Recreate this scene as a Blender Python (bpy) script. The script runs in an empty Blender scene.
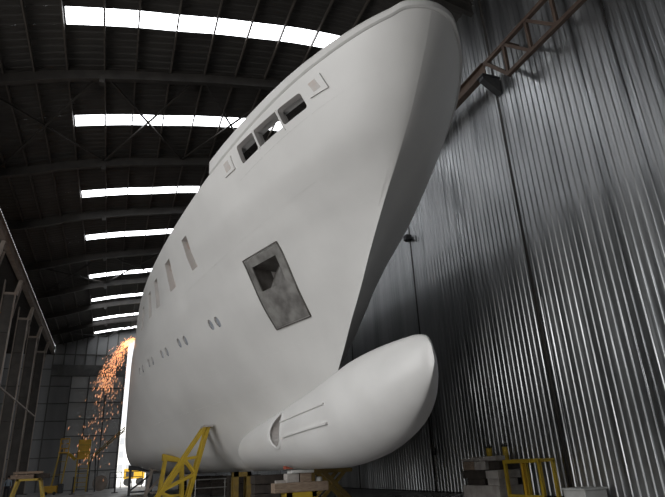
import bpy, bmesh, math, random
from mathutils import Vector, Matrix
random.seed(7)
HC = 1.25                      # camera height above the floor; the shapes below use z measured from the camera level
C = bpy.context.scene.collection
scene = bpy.context.scene

# ------------------------------------------------------------------ materials
def mat(name, col, rough=.6, metal=0., col2=None, nscale=3., stretch=(1,1,1), bump=0., bscale=20., detail=4., lo=.35, hi=.65, rvar=0.):
    m = bpy.data.materials.new(name); m.use_nodes = True
    nt = m.node_tree; bs = nt.nodes['Principled BSDF']
    bs.inputs['Base Color'].default_value = (*col, 1); bs.inputs['Roughness'].default_value = rough; bs.inputs['Metallic'].default_value = metal
    tc = nt.nodes.new('ShaderNodeTexCoord'); mp = nt.nodes.new('ShaderNodeMapping'); mp.inputs['Scale'].default_value = stretch
    nt.links.new(tc.outputs['Object'], mp.inputs['Vector'])
    if col2 or rvar:
        nz = nt.nodes.new('ShaderNodeTexNoise'); nz.inputs['Scale'].default_value = nscale; nz.inputs['Detail'].default_value = detail
        nt.links.new(mp.outputs[0], nz.inputs['Vector'])
        if col2:
            cr = nt.nodes.new('ShaderNodeValToRGB')
            cr.color_ramp.elements[0].position = lo; cr.color_ramp.elements[0].color = (*col, 1)
            cr.color_ramp.elements[1].position = hi; cr.color_ramp.elements[1].color = (*col2, 1)
            nt.links.new(nz.outputs['Fac'], cr.inputs['Fac']); nt.links.new(cr.outputs['Color'], bs.inputs['Base Color'])
        if rvar:
            mr = nt.nodes.new('ShaderNodeMapRange'); mr.inputs['From Min'].default_value = .3; mr.inputs['From Max'].default_value = .7
            mr.inputs['To Min'].default_value = rough-rvar; mr.inputs['To Max'].default_value = rough+rvar
            nt.links.new(nz.outputs['Fac'], mr.inputs['Value']); nt.links.new(mr.outputs[0], bs.inputs['Roughness'])
    if bump:
        n2 = nt.nodes.new('ShaderNodeTexNoise'); n2.inputs['Scale'].default_value = bscale; n2.inputs['Detail'].default_value = 3
        nt.links.new(mp.outputs[0], n2.inputs['Vector'])
        b_ = nt.nodes.new('ShaderNodeBump'); b_.inputs['Strength'].default_value = 1.; b_.inputs['Distance'].default_value = bump
        nt.links.new(n2.outputs['Fac'], b_.inputs['Height']); nt.links.new(b_.outputs['Normal'], bs.inputs['Normal'])
    return m
def emit(name, col, s):
    m = bpy.data.materials.new(name); m.use_nodes = True; nt = m.node_tree
    bs = nt.nodes['Principled BSDF']; bs.inputs['Base Color'].default_value = (.8,.8,.8,1)
    bs.inputs['Emission Color'].default_value = (*col, 1); bs.inputs['Emission Strength'].default_value = s
    return m
MT = dict(
    hull=mat('hull_primer', (.62,.61,.595), .42, 0, (.69,.68,.662), .5, bump=.012, bscale=1.1, lo=.3, hi=.7, rvar=.07),
    bulb=mat('bulb_primer', (.70,.69,.675), .38, 0, (.75,.74,.725), .8, bump=.01, bscale=1.5, rvar=.07),
    cut=mat('inner_primer', (.52,.50,.485), .6, 0, (.58,.55,.53), 2.),
    pink=mat('patch_primer', (.50,.42,.38), .6, 0, (.53,.51,.49), 2.2, lo=.45, hi=.6),
    deck=mat('deck_plate', (.05,.05,.05), .7),
    bare=mat('bare_steel', (.23,.22,.21), .42, .55, (.40,.39,.37), 2.2, bump=.004, bscale=8, rvar=.1),
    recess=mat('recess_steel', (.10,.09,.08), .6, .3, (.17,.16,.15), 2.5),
    port=mat('porthole_inner', (.24,.26,.29), .5, 0, (.29,.31,.345), 3),
    wall=mat('galvanised_sheet', (.36,.37,.38), .38, 1., (.56,.57,.58), 1.3, (1,1,.06), bump=.04, bscale=2.6, rvar=.12),
    farwall=mat('far_cladding', (.27,.275,.28), .6, .2, (.32,.325,.33), .6, (1,1,.2)),
    door=mat('door_cladding', (.42,.42,.42), .6, .1, (.48,.48,.475), .5, (1,1,.2)),
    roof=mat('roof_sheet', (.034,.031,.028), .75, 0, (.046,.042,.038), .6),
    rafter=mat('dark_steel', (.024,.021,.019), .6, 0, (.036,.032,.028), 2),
    rust=mat('brown_steel', (.075,.048,.036), .6, .2, (.11,.075,.055), 2.5),
    column=mat('lit_brown_steel', (.24,.20,.17), .6, .1, (.34,.29,.25), 1.5),  # lightened where the columns catch light: the lit edge is in the colour
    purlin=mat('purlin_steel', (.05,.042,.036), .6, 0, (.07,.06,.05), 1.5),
    shaded_web=mat('shaded_column_web', (.055,.05,.046), .65, .1, (.08,.072,.065), 1.2),  # darker copy of the column steel, shade of the webs painted in
    girt=mat('girt_steel', (.10,.10,.10), .6, 0, (.14,.14,.135), 1.5),
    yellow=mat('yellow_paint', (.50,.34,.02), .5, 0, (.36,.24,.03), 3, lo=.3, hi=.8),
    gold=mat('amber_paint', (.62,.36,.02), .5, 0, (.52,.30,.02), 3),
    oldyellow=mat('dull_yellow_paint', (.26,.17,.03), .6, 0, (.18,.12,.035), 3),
    wood=mat('timber', (.20,.14,.10), .8, 0, (.30,.23,.17), 4, (1,6,6)),
    pale=mat('weathered_timber', (.30,.27,.25), .8, 0, (.42,.39,.36), 4),
    brownwood=mat('dark_timber', (.03,.024,.02), .8, 0, (.055,.043,.035), 4),
    white=mat('white_plastic', (.62,.62,.60), .6, 0, (.5,.5,.48), 3),
    red=mat('red_wedge_paint', (.30,.07,.04), .6),
    black=mat('black_rubber', (.012,.012,.012), .6),
    dark=mat('dark_machinery', (.03,.03,.035), .6, .2, (.06,.06,.06), 2),
    bright=mat('zinc_edge', (.8,.8,.8), .25, 1.),
    floor=mat('concrete_floor', (.16,.155,.15), .45, 0, (.26,.25,.245), .35, bump=.004, bscale=3, rvar=.2),
    ground=mat('outdoor_ground', (.5,.49,.47), .8, 0, (.6,.59,.57), .4),
    build=mat('pale_render', (.75,.75,.73), .8, 0, (.8,.8,.78), .4),
    glass=mat('dark_glazing', (.35,.36,.38), .3),
    skin=mat('skin', (.45,.28,.2), .6), cloth=mat('pale_blue_shirt', (.30,.38,.46), .8, 0, (.38,.46,.54), 6),
    trousers=mat('dark_trousers', (.03,.03,.04), .8), hair=mat('dark_hair', (.015,.012,.01), .7),
    sky=emit('skylight_glazing', (.95,.97,1.), 5.5),
    spark=emit('glowing_spark', (1.,.33,.08), 1.15),
)
# ------------------------------------------------------------------ mesh builder
class MB:
    def __init__(s): s.v=[]; s.f=[]; s.m=[]
    def add(s, vs, fs, mi=0):
        o=len(s.v); s.v+= [tuple(v) for v in vs]; s.f+= [tuple(o+i for i in f) for f in fs]; s.m += [mi]*len(fs); return s
    def box(s, x0,x1,y0,y1,z0,z1, mi=0):
        return s.add([(x0,y0,z0),(x1,y0,z0),(x1,y1,z0),(x0,y1,z0),(x0,y0,z1),(x1,y0,z1),(x1,y1,z1),(x0,y1,z1)],
              [(0,3,2,1),(4,5,6,7),(0,1,5,4),(1,2,6,5),(2,3,7,6),(3,0,4,7)], mi)
    def beam(s, a, b, w, h=None, up=(0,0,1), mi=0):
        a=Vector(a); b=Vector(b); h=h or w; d=(b-a).normalized(); u=Vector(up)
        if abs(d.dot(u))>.98: u=Vector((0,1,0))
        r=d.cross(u).normalized(); u=r.cross(d).normalized(); r*=w/2; u*=h/2
        return s.add([a-r-u,a+r-u,a+r+u,a-r+u,b-r-u,b+r-u,b+r+u,b-r+u],
              [(0,3,2,1),(4,5,6,7),(0,1,5,4),(1,2,6,5),(2,3,7,6),(3,0,4,7)], mi)
    def ibeam(s, a, b, w, h, t=.03, up=(0,0,1)):
        a=Vector(a); b=Vector(b); d=(b-a).normalized(); u=Vector(up)
        if abs(d.dot(u))>.98: u=Vector((0,1,0))
        r=d.cross(u).normalized(); u=r.cross(d).normalized()
        s.beam(a,b,t,h,u); s.beam(a+u*(h/2-t/2),b+u*(h/2-t/2),w,t,u); s.beam(a-u*(h/2-t/2),b-u*(h/2-t/2),w,t,u); return s
    def tube(s, a, b, r, n=10, r2=None):
        a=Vector(a); b=Vector(b); r2=r if r2 is None else r2; d=(b-a).normalized()
        u=Vector((0,0,1)) if abs(d.z)<.9 else Vector((1,0,0)); x=d.cross(u).normalized(); y=x.cross(d).normalized()
        vs=[a+x*math.cos(2*math.pi*i/n)*r+y*math.sin(2*math.pi*i/n)*r for i in range(n)]+[b+x*math.cos(2*math.pi*i/n)*r2+y*math.sin(2*math.pi*i/n)*r2 for i in range(n)]
        return s.add(vs,[(i,(i+1)%n,n+(i+1)%n,n+i) for i in range(n)]+[tuple(range(n-1,-1,-1)),tuple(range(n,2*n))])
    def lathe(s, c, prof, n=20):
        c=Vector(c); k=len(prof); vs=[(c.x+r*math.cos(2*math.pi*i/n),c.y+r*math.sin(2*math.pi*i/n),c.z+z) for r,z in prof for i in range(n)]
        fs=[(j*n+i,j*n+(i+1)%n,(j+1)*n+(i+1)%n,(j+1)*n+i) for j in range(k-1) for i in range(n)]
        return s.add(vs,fs+[tuple(range(n-1,-1,-1)),tuple((k-1)*n+i for i in range(n))])
    def build(s, name, m, parent=None, smooth=False, bevel=0):
        me=bpy.data.meshes.new(name); me.from_pydata([(x,y,z+HC) for x,y,z in s.v],[],s.f); me.validate(); me.update()
        for k in (m if isinstance(m,(list,tuple)) else [m]): me.materials.append(MT[k])
        for p,i in zip(me.polygons,s.m): p.material_index=i; p.use_smooth=smooth
        o=bpy.data.objects.new(name,me); C.objects.link(o)
        if parent is not None:
            o.parent=parent; o.matrix_parent_inverse=Matrix.Translation(parent.location).inverted() if parent.type=='EMPTY' else Matrix()
        if bevel:
            b_=o.modifiers.new('bevel','BEVEL'); b_.width=bevel; b_.segments=2; b_.limit_method='ANGLE'
        return o
def tag(o, label=None, cat=None, group=None, kind=None):
    if label: o['label']=label
    if cat: o['category']=cat
    if group: o['group']=group
    if kind: o['kind']=kind
    return o
def empty(name, loc, label=None, cat=None, group=None):
    o=bpy.data.objects.new(name,None); C.objects.link(o); o.location=(loc[0],loc[1],loc[2]+HC); o.empty_display_size=.3
    return tag(o,label,cat,group)
def struct(name, mb, m, parent=None, **k):
    o=mb.build(name,m,parent,**k)
    if parent is None: o['kind']='structure'
    return o
FL=-HC
WORLD=1.3; P1=3000; EXPO=0.05
XC=6.45; YE=58.0

def pch(t):
    n=len(t); h=[t[i+1][0]-t[i][0] for i in range(n-1)]; d=[(t[i+1][1]-t[i][1])/h[i] for i in range(n-1)]
    m=[d[0]]+[0 if d[i-1]*d[i]<=0 else 2*d[i-1]*d[i]/(d[i-1]+d[i]) for i in range(1,n-1)]+[d[-1]]
    def f(x):
        x=min(max(x,t[0][0]),t[-1][0])
        i=0
        while i<n-2 and x>t[i+1][0]: i+=1
        s=(x-t[i][0])/h[i]
        return ((1+2*s)*(1-s)**2*t[i][1]+s*(1-s)**2*h[i]*m[i]+s*s*(3-2*s)*t[i+1][1]+s*s*(s-1)*h[i]*m[i+1])
    return f
ys=pch([(0,18.4),(1.5,17.35),(2.79,16.25),(3.4,15.62),(4.06,14.98),(4.76,14.22),(5.75,13.27),(6.89,12.03),(7.427,11.38),(8.434,10.261),(9.577,9.333),(10.066,8.991),(10.652,8.649)])
q_=pch([(0,3.2),(.5,2.9),(1.9,2.3),(3.3,1.65),(4.7,1.25),(5.5,1.08),(6.6,.96),(7.3,.80),(8.3,.60),(9.5,.55),(10.4,.50),(11,.49)])
LE_=pch([(0,24),(6.3,24),(8.3,28.5),(9.5,26),(10.4,27),(11,27)])
zs=pch([(8.5,10.48),(8.9,10.46),(9.2,10.35),(9.6,10.28),(10.3,10.2),(11,10.15),(12,10.1),(14,9.98),(17.3,9.8),(20,9.65),(24,9.5),(33,9.25),(45,9.0),(58,9.0)])
Bm=pch([(0.000,1.560),(0.120,2.828),(0.300,3.803),(0.500,4.388),(0.900,5.266),(1.400,5.656),(2.000,5.831),(3.000,5.880),(5.900,5.880),(8.000,5.802),(9.500,5.724),(11.000,5.704)])
def b(y,z):
    y0=ys(z); s=(y-y0)/LE_(z)
    if s<=0: return 0.0
    s=min(s,1.0)
    v=Bm(z)*(1-(1-s)**2)**q_(z)
    if y>28: v*=1-.037*((y-28)/12)**1.5
    return v
# bulb
bt=pch([(10.5,2.15),(10.56,2.44),(10.75,2.68),(11.2,2.79),(12.4,2.82),(13.6,2.78),(15.2,2.58),(16.5,2.42),(19.5,2.15),(24,1.8),(27.4,1.2)])
bb=pch([(10.506,2.052),(10.574,1.906),(10.799,1.583),(11.336,1.104),(12.411,0.528),(14.268,0.127),(16.516,-0.039),(27.364,-0.020)])
bw=pch([(10.5,.0),(10.6,.05),(10.75,.19),(11.2,.50),(12.2,.95),(13.7,1.25),(17,1.42),(20,1.5),(24,1.45),(27.4,.6)])

# ------------------------------------------------------------------ hull
class _c: pass
def surf(y,z,off=0.,side=-1):          # a point on the hull side, off metres outside of it
    e=.02; bb_=b(y,z); dy=(b(y+e,z)-b(y-e,z))/(2*e); dz=(b(y,z+e)-b(y,z-e))/(2*e)
    n=Vector((side,-dy,-dz)).normalized(); return Vector((XC+side*bb_,y,z))+n*off
def bulbsurf(y,a,off=0.):              # a: angle round the section, 0 = top, 90 = starboard side
    zc=(bt(y)+bb(y))/2; hh=(bt(y)-bb(y))/2; w=bw(y)
    def P(yy,aa):
        zc=(bt(yy)+bb(yy))/2; hh=(bt(yy)-bb(yy))/2; w=bw(yy)
        sa,ca=math.sin(aa),math.cos(aa)
        k=.95+.38*max(0,min(1,(15.5-yy)/4.5)) if ca<0 else .95
        return Vector((XC-w*math.copysign(abs(sa)**k,sa), yy, zc+hh*math.copysign(abs(ca)**1.0,ca)))
    p=P(y,a)
    if off:
        n=(P(y+.02,a)-P(y-.02,a)).cross(P(y,a+.02)-P(y,a-.02)).normalized()
        if n.x>0: n=-n
        p=p+n*off
    return p
yacht=empty('motor_yacht',(XC,17,-HC),'huge unpainted white primer yacht hull standing bow first on props in the shed','yacht')
def hull_mesh():
    NU,NV=110,60; mb=MB()
    us=[(i/NU)**1.9 for i in range(NU+1)]
    vs=[(.0,.004,.01,.02,.032,.048,.07,.095,.12)[j] if j<9 else .12+.88*(j-8)/(NV-8) for j in range(NV+1)]
    S=[];P=[]
    for v in vs:
        rs=[];rp=[]
        for u in us:
            y=ys(v*10)+u*(YE-ys(v*10))
            for _ in range(12):
                z=v*zs(y); y=ys(z)+u*(YE-ys(z))
            z=v*zs(y); h=max(b(y,z),.012+.02*u) if u>0 else 0
            rs.append(len(mb.v)); mb.v.append((XC-h,y,z))
            if u==0: rp.append(rs[-1])
            else: rp.append(len(mb.v)); mb.v.append((XC+h,y,z))
        S.append(rs);P.append(rp)
    F=mb.f
    for j in range(NV):
        for i in range(NU):
            F.append((S[j][i],S[j+1][i],S[j+1][i+1],S[j][i+1])); F.append((P[j][i],P[j][i+1],P[j+1][i+1],P[j+1][i]))
        F.append((S[j][NU],S[j+1][NU],P[j+1][NU],P[j][NU]))
    for i in range(NU):
        if i==0: F.append((S[NV][0],P[NV][1],S[NV][1])); F.append((S[0][0],S[0][1],P[0][1]))
        else: F.append((S[NV][i],P[NV][i],P[NV][i+1],S[NV][i+1])); F.append((S[0][i],S[0][i+1],P[0][i+1],P[0][i]))
    mb.m=[0]*len(F)
    return mb
def prism(loop_out, loop_in):
    n=len(loop_out); mb=MB()
    mb.add(list(loop_out)+list(loop_in),[tuple(range(n)),tuple(range(2*n-1,n-1,-1))]+[(i,n+i,n+(i+1)%n,(i+1)%n) for i in range(n)],1)
    return mb
def quadloop(y0,y1,z00,z10,z01,z11,rad=0.,n=5):
    # corners (y0,z00) (y1,z10) (y1,z11) (y0,z01), optionally with rounded corners; the y,z outline
    c=[(y0,z00),(y1,z10),(y1,z11),(y0,z01)]
    if not rad: return c
    out=[]
    for i in range(4):
        p=Vector(c[i]); a=Vector(c[i-1])-p; d=Vector(c[(i+1)%4])-p
        r=min(rad,a.length/2.02,d.length/2.02); a=p+a.normalized()*r; d=p+d.normalized()*r
        for k in range(n+1):
            t=k/n; out.append(tuple(a*(1-t)**2+p*2*t*(1-t)+d*t*t))
    return out
def cutter(loop, depth, outw=.3, shift=(0,0,0)):
    o=[surf(y,z) for y,z in loop]
    return prism([p+Vector((-outw,-outw*.3,0)) for p in o],[p+Vector((depth,depth*.25,0))+Vector(shift) for p in o])
WINS=[(20.8,21.38,7.57,8.83),(23.45,24.25,7.52,8.78),(26.1,26.8,7.4,8.75),(27.9,28.6,7.35,8.65),(30.3,31.1,7.3,8.55),(34.8,35.7,7.15,8.35)]
PORTS=[(21.74,5.48),(21.22,5.48),(24.82,5.38),(24.18,5.36),(27.05,5.31),(26.4,5.3),(29.25,5.27),(28.55,5.27),(31.4,5.22),(30.6,5.23)]
OPENS=[(12.02,13.0),(13.08,14.22),(14.3,15.28)]
PK=[(17.98,6.84),(16.12,6.89),(16.7,4.68),(18.46,4.64)]
def sub(u0,v0,u1,v1):
    c=[Vector(p) for p in PK]; f=lambda u,v: tuple(c[0]*(1-u)*(1-v)+c[1]*u*(1-v)+c[2]*u*v+c[3]*(1-u)*v)
    return [f(u0,v0),f(u1,v0),f(u1,v1),f(u0,v1)]
PKT=sub(.08,.07,.88,.51)
cuts=[]
cuts.append(('deckwell',None))
def make_hull():
    mb=hull_mesh(); me=bpy.data.meshes.new('hull'); me.from_pydata(mb.v,[],mb.f)
    for k in ('hull','cut','deck'): me.materials.append(MT[k])
    bm=bmesh.new(); bm.from_mesh(me); bmesh.ops.recalc_face_normals(bm,faces=bm.faces); bm.to_mesh(me); bm.free()
    o=bpy.data.objects.new('hull',me); C.objects.link(o)
    cs=[]
    ysq=[11.2,11.5,12,12.6,13.3,14,15,16,17.5,19,21,24,28,33,40,48,56.5]
    w=MB(); rows=[]
    for y in ysq:
        r=[]
        for zz,zf in ((8.5,8.5),(9.2,9.2),(zs(y),zs(y)-.02),(12.,zs(y)-.02)):
            h=max(.03,b(y,zf)-.17-.2*max(0,(12.5-y)/2)); r.append((h,zz))
        rows.append(r)
    V=[];F=[]
    for y,r in zip(ysq,rows):
        for h,z in r: V.append((XC-h,y,z))
        for h,z in r: V.append((XC+h,y,z))
    n=len(ysq)
    for i in range(n-1):
        a=i*8; c=a+8
        for k in range(3):
            F.append((a+k,c+k,c+k+1,a+k+1)); F.append((a+4+k,a+5+k,c+5+k,c+4+k))
        F.append((a,a+4,c+4,c)); F.append((a+3,c+3,c+7,a+7))
    for a in (0,(n-1)*8):
        for k in range(3): F.append((a+k,a+k+1,a+5+k,a+4+k))
    w.add(V,F,2); cs.append(w)
    for (y0,y1,z0,z1) in WINS: cs.append(cutter(quadloop(y0,y1,z0,z0,z1,z1),.30))
    for (y,z) in PORTS:
        cs.append(cutter([(y+.155*math.cos(t*math.pi/8),z+.20*math.sin(t*math.pi/8)) for t in range(16)],.3))
    for i,(y0,y1) in enumerate(OPENS):
        cs.append(cutter(quadloop(y0,y1,9.31-.05*(y0-12),9.31-.05*(y1-12),9.75,9.75,.10 if i!=1 else .03),.75,.3))
    cs.append(cutter(PKT,1.3,.3,(0,0,0)))
    cs.append(cutter([(18.6+.6*math.cos(t*math.pi/12),1.22+.54*math.sin(t*math.pi/12)) for t in range(24)],1.2,1.2))
    objs=[]
    for c in cs:
        m2=bpy.data.meshes.new('cut'); m2.from_pydata([tuple(v) for v in c.v],[],c.f)
        for k in ('hull','cut','deck'): m2.materials.append(MT[k])
        for p,i in zip(m2.polygons,c.m): p.material_index=i
        bm=bmesh.new(); bm.from_mesh(m2); bmesh.ops.recalc_face_normals(bm,faces=bm.faces); bm.to_mesh(m2); bm.free()
        co=bpy.data.objects.new('cut',m2); C.objects.link(co); objs.append(co)
        for solver,us in (('EXACT',False),('EXACT',True),('FAST',False)):
            md=o.modifiers.new('b','BOOLEAN'); md.operation='DIFFERENCE'; md.object=co; md.solver=solver; md.use_self=us
            dg=bpy.context.evaluated_depsgraph_get(); res=bpy.data.meshes.new_from_object(o.evaluated_get(dg)); o.modifiers.clear()
            if len(res.polygons)>.9*len(o.data.polygons):
                o.data=res; break
    res=o.data
    for co in objs: bpy.data.objects.remove(co)
    # smooth shading from the true surface direction of the hull lines
    ns=[]
    for p in res.polygons:
        p.use_smooth=True
        flat = p.material_index!=0 or abs(p.normal.z)>.97 and p.center.z<.05 or p.center.y>YE-.01
        side=-1 if p.center.x<XC else 1
        for li in p.loop_indices:
            if flat: ns.append(tuple(p.normal)); continue
            x,y,z=res.vertices[res.loops[li].vertex_index].co
            e=.002; yy=max(y,ys(z)+.004); dy=(b(yy+e,z)-b(yy-e,z))/(2*e); zl=max(0,z-e); yq=max(yy,ys(zl)+.004); dz=(b(yy,z+e)-b(yy,zl))/(z+e-zl)
            n=Vector((side,-dy,-dz)).normalized()
            if n.dot(p.normal)<.15: n=p.normal
            ns.append(tuple(n))
    res.normals_split_custom_set(ns)
    for v in res.vertices: v.co.z+=HC
    o.parent=yacht; o.matrix_parent_inverse=Matrix.Translation(yacht.location).inverted()
    return o
hull=make_hull()
# bulb
def make_bulb():
    ysb=[10.505+ (16.8)*(i/70)**1.9 for i in range(71)]; N=48; mb=MB()
    for y in ysb:
        for k in range(N): mb.v.append(tuple(bulbsurf(y,2*math.pi*k/N)))
    for i in range(70):
        for k in range(N): mb.f.append((i*N+k,i*N+(k+1)%N,(i+1)*N+(k+1)%N,(i+1)*N+k))
    mb.f.append(tuple(range(N-1,-1,-1))); mb.f.append(tuple(70*N+k for k in range(N))); mb.m=[0]*len(mb.f)
    o=mb.build('bulbous_bow','bulb',yacht,smooth=True)
    cl=MB(); L=[(18.5+.58*math.cos(t*math.pi/12),1.22+.52*math.sin(t*math.pi/12)) for t in range(24)]
    cl=prism([Vector((3.5,y,z)) for y,z in L],[Vector((5.75,y+.1,z)) for y,z in L])
    m2=bpy.data.meshes.new('cut'); m2.from_pydata([(v[0],v[1],v[2]+HC) for v in cl.v],[],cl.f)
    m2.materials.append(MT['bulb']); m2.materials.append(MT['cut']); o.data.materials.append(MT['cut'])
    for p in m2.polygons: p.material_index=1
    for mm in (m2,o.data):
        bm=bmesh.new(); bm.from_mesh(mm); bmesh.ops.recalc_face_normals(bm,faces=bm.faces); bm.to_mesh(mm); bm.free()
    co=bpy.data.objects.new('cut',m2); C.objects.link(co)
    md=o.modifiers.new('b','BOOLEAN'); md.operation='DIFFERENCE'; md.object=co; md.solver='EXACT'
    dg=bpy.context.evaluated_depsgraph_get(); res=bpy.data.meshes.new_from_object(o.evaluated_get(dg)); o.modifiers.clear(); o.data=res
    bpy.data.objects.remove(co)
    for p in res.polygons: p.use_smooth = p.material_index==0
    return o
bulb=make_bulb()
tt=MB(); nn=24   # tunnel ring: a raised lip round the thruster tunnel mouth
def zang(y,z):
    zc=(bt(y)+bb(y))/2; hh=(bt(y)-bb(y))/2; return math.acos(max(-1,min(1,(z-zc)/hh)))
for t in range(nn):
    for rr,of in ((.59,-.03),(.59,.02),(.68,.02),(.72,-.02)):
        y=18.5+rr*math.cos(t*2*math.pi/nn); z=1.22+rr*.9*math.sin(t*2*math.pi/nn); tt.v.append(tuple(bulbsurf(y,zang(y,z),of)))
for t in range(nn):
    for k in range(3): a=t*4+k; c=((t+1)%nn)*4+k; tt.f.append((a,a+1,c+1,c)); tt.m.append(0)
tt.build('tunnel_rim','bulb',bulb,smooth=True)
for zz0,zz1,y0,y1 in ((1.57,1.42,14.15,17.9),(1.08,.95,14.1,17.6)):
    m=MB(); n=14
    for i in range(n+1):
        y=y0+(y1-y0)*i/n; z=zz0+(zz1-zz0)*i/n
        for dz,of in ((-.025,-.03),(-.025,.055),(.025,.055),(.025,-.03)): m.v.append(tuple(bulbsurf(y,zang(y,z+dz),of)))
    for i in range(n):
        for k in range(4): m.f.append((i*4+k,i*4+(k+1)%4,i*4+4+(k+1)%4,i*4+4+k)); m.m.append(0)
    m.add([],[]); m.f+= [(3,2,1,0),(n*4,n*4+1,n*4+2,n*4+3)]; m.m+=[0,0]
    m.build('guide_bar','bulb',bulb)
# a strip that follows the hull side
def strip(path, w, h, name, m, parent, side=-1, base=-.02):
    mb=MB(); P=[Vector((y,z)) for y,z in path]; n=len(P)
    for i in range(n):
        d=(P[min(i+1,n-1)]-P[max(i-1,0)]).normalized(); q=Vector((-d.y,d.x))*w/2
        for s,of in ((-1,base),(-1,h),(1,h),(1,base)):
            c=P[i]+q*s; mb.v.append(tuple(surf(c.x,c.y,of,side)))
    for i in range(n-1):
        for k in range(4): mb.f.append((i*4+k,i*4+(k+1)%4,i*4+4+(k+1)%4,i*4+4+k)); mb.m.append(0)
    mb.f+=[(3,2,1,0),tuple(4*(n-1)+k for k in range(4))]; mb.m+=[0,0]
    return mb.build(name,m,parent)
def seg(p,q,n=12): return [(p[0]+(q[0]-p[0])*i/n,p[1]+(q[1]-p[1])*i/n) for i in range(n+1)]
# raised rail along the bulwark: outer and inner face with a rounded top
def rail():
    y0_=8.5
    while ys(zs(y0_))>y0_: y0_+=.002
    pts=[]; yl=[y0_+.9*(k/16)**2.2 for k in range(1,17)]+[9.9,10.3,10.8,11.5,12.3,13.2,14.2,15.2,16.2,17.3]
    for y in reversed(yl): pts.append((XC-b(y,zs(y)),y))
    pts.append((XC,y0_-.003))
    for y in yl: pts.append((XC+b(y,zs(y)),y))
    mb=MB(); n=len(pts); cx,cy=XC,22
    for i,(x,y) in enumerate(pts):
        a=Vector(pts[max(i-1,0)]); c=Vector(pts[min(i+1,n-1)]); t=(c-a).normalized(); nn_=Vector((t.y,-t.x))
        if nn_.dot(Vector((x-cx,(y-cy)*.3)))<0: nn_=-nn_
        z=zs(y); hh=.2+.32*min(1,max(0,(y-9)/8)); 
        for of,dz in ((.0,-.05),(.05,-.02),(.055,hh-.08),(.02,hh-.01),(-.06,hh),(-.14,hh-.03),(-.16,hh-.1),(-.16,-.05)):
            p=Vector((x,y))+nn_*of; mb.v.append((p.x,p.y,z+dz))
    for i in range(n-1):
        for k in range(8): mb.f.append((i*8+k,i*8+(k+1)%8,i*8+8+(k+1)%8,i*8+8+k)); mb.m.append(0)
    mb.f+=[tuple(range(8)),tuple((n-1)*8+7-k for k in range(8))]; mb.m+=[0,0]
    me=mb.build('bulwark_rail','hull',yacht)
    bm=bmesh.new(); bm.from_mesh(me.data); bmesh.ops.recalc_face_normals(bm,faces=bm.faces); bm.to_mesh(me.data); bm.free()
rail()
# raised fairlead plates
def patch(cor, off, name, m, parent, n=10, hole=None, th=.05, ring=None):
    # bilinear (y,z) patch standing off the hull; cor = four corners in order
    mb=MB(); c=[Vector(p) for p in cor]
    G=[[c[0]*(1-u)*(1-v)+c[1]*u*(1-v)+c[2]*u*v+c[3]*(1-u)*v for u in [i/n for i in range(n+1)]] for v in [j/n for j in range(n+1)]]
    N=(n+1)**2
    for of in (off,off-th):
        for row in G:
            for p in row: mb.v.append(tuple(surf(p.x,p.y,of)))
    for j in range(n):
        for i in range(n):
            a=j*(n+1)+i; mb.f.append((a,a+1,a+n+2,a+n+1)); mb.f.append((N+a,N+a+n+1,N+a+n+2,N+a+1))
    for i in range(n):
        for a,bb2 in ((i,i+1),(n*(n+1)+i+1,n*(n+1)+i),((i+1)*(n+1),i*(n+1)),(i*(n+1)+n,(i+1)*(n+1)+n)):
            mb.f.append((bb2,a,N+a,N+bb2))
    mb.m=[0]*len(mb.f); o=mb.build(name,m,parent)
    bm=bmesh.new(); bm.from_mesh(o.data); bmesh.ops.recalc_face_normals(bm,faces=bm.faces); bm.to_mesh(o.data); bm.free(); return o
for (y0,y1,z0,z1) in ((11.2,11.8,9.45,9.86),(15.7,16.38,9.2,9.66)):
    p=patch([(y1,z1),(y0,z1),(y0,z0),(y1,z0)],.05,'fairlead_plate','hull',yacht,th=.12)
    patch([(y1-.16,z1-.08),(y0+.2,z1-.06),(y0+.16,z0+.1),(y1-.2,z0+.08)],.055,'primer_patch','pink',p,n=3,th=.02)
for i,(y0,y1) in enumerate(OPENS[:2]):   # upright dividers in the bulwark opening
    m=MB(); yc=(y1+OPENS[i+1][0])/2
    a=[surf(yc-.02,9.15,.02),surf(yc+.02,9.15,.02),surf(yc+.02,9.78,.02),surf(yc-.02,9.78,.02)]
    m=prism(a,[p+Vector((.32,.08,0)) for p in a]); m.m=[0]*len(m.f); m.build('opening_divider','hull',yacht)
# inward shelf under the rail, over the opening, and its end cheeks
m=MB(); n=14
for i in range(n+1):
    y=11.8+3.7*i/n; z=9.77
    for dz,of in ((0,-.02),(0,-.42),(.05,-.42),(.05,-.02)): m.v.append(tuple(surf(y,z,of)+Vector((0,0,dz))-Vector((0,0,surf(y,z,of).z-z))))
for i in range(n):
    for k in range(4): m.f.append((i*4+k,i*4+(k+1)%4,i*4+4+(k+1)%4,i*4+4+k)); m.m.append(0)
m.f+=[(3,2,1,0),tuple(4*n+k for k in range(4))]; m.m+=[0,0]
m.build('bulwark_shelf','hull',yacht)
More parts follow.
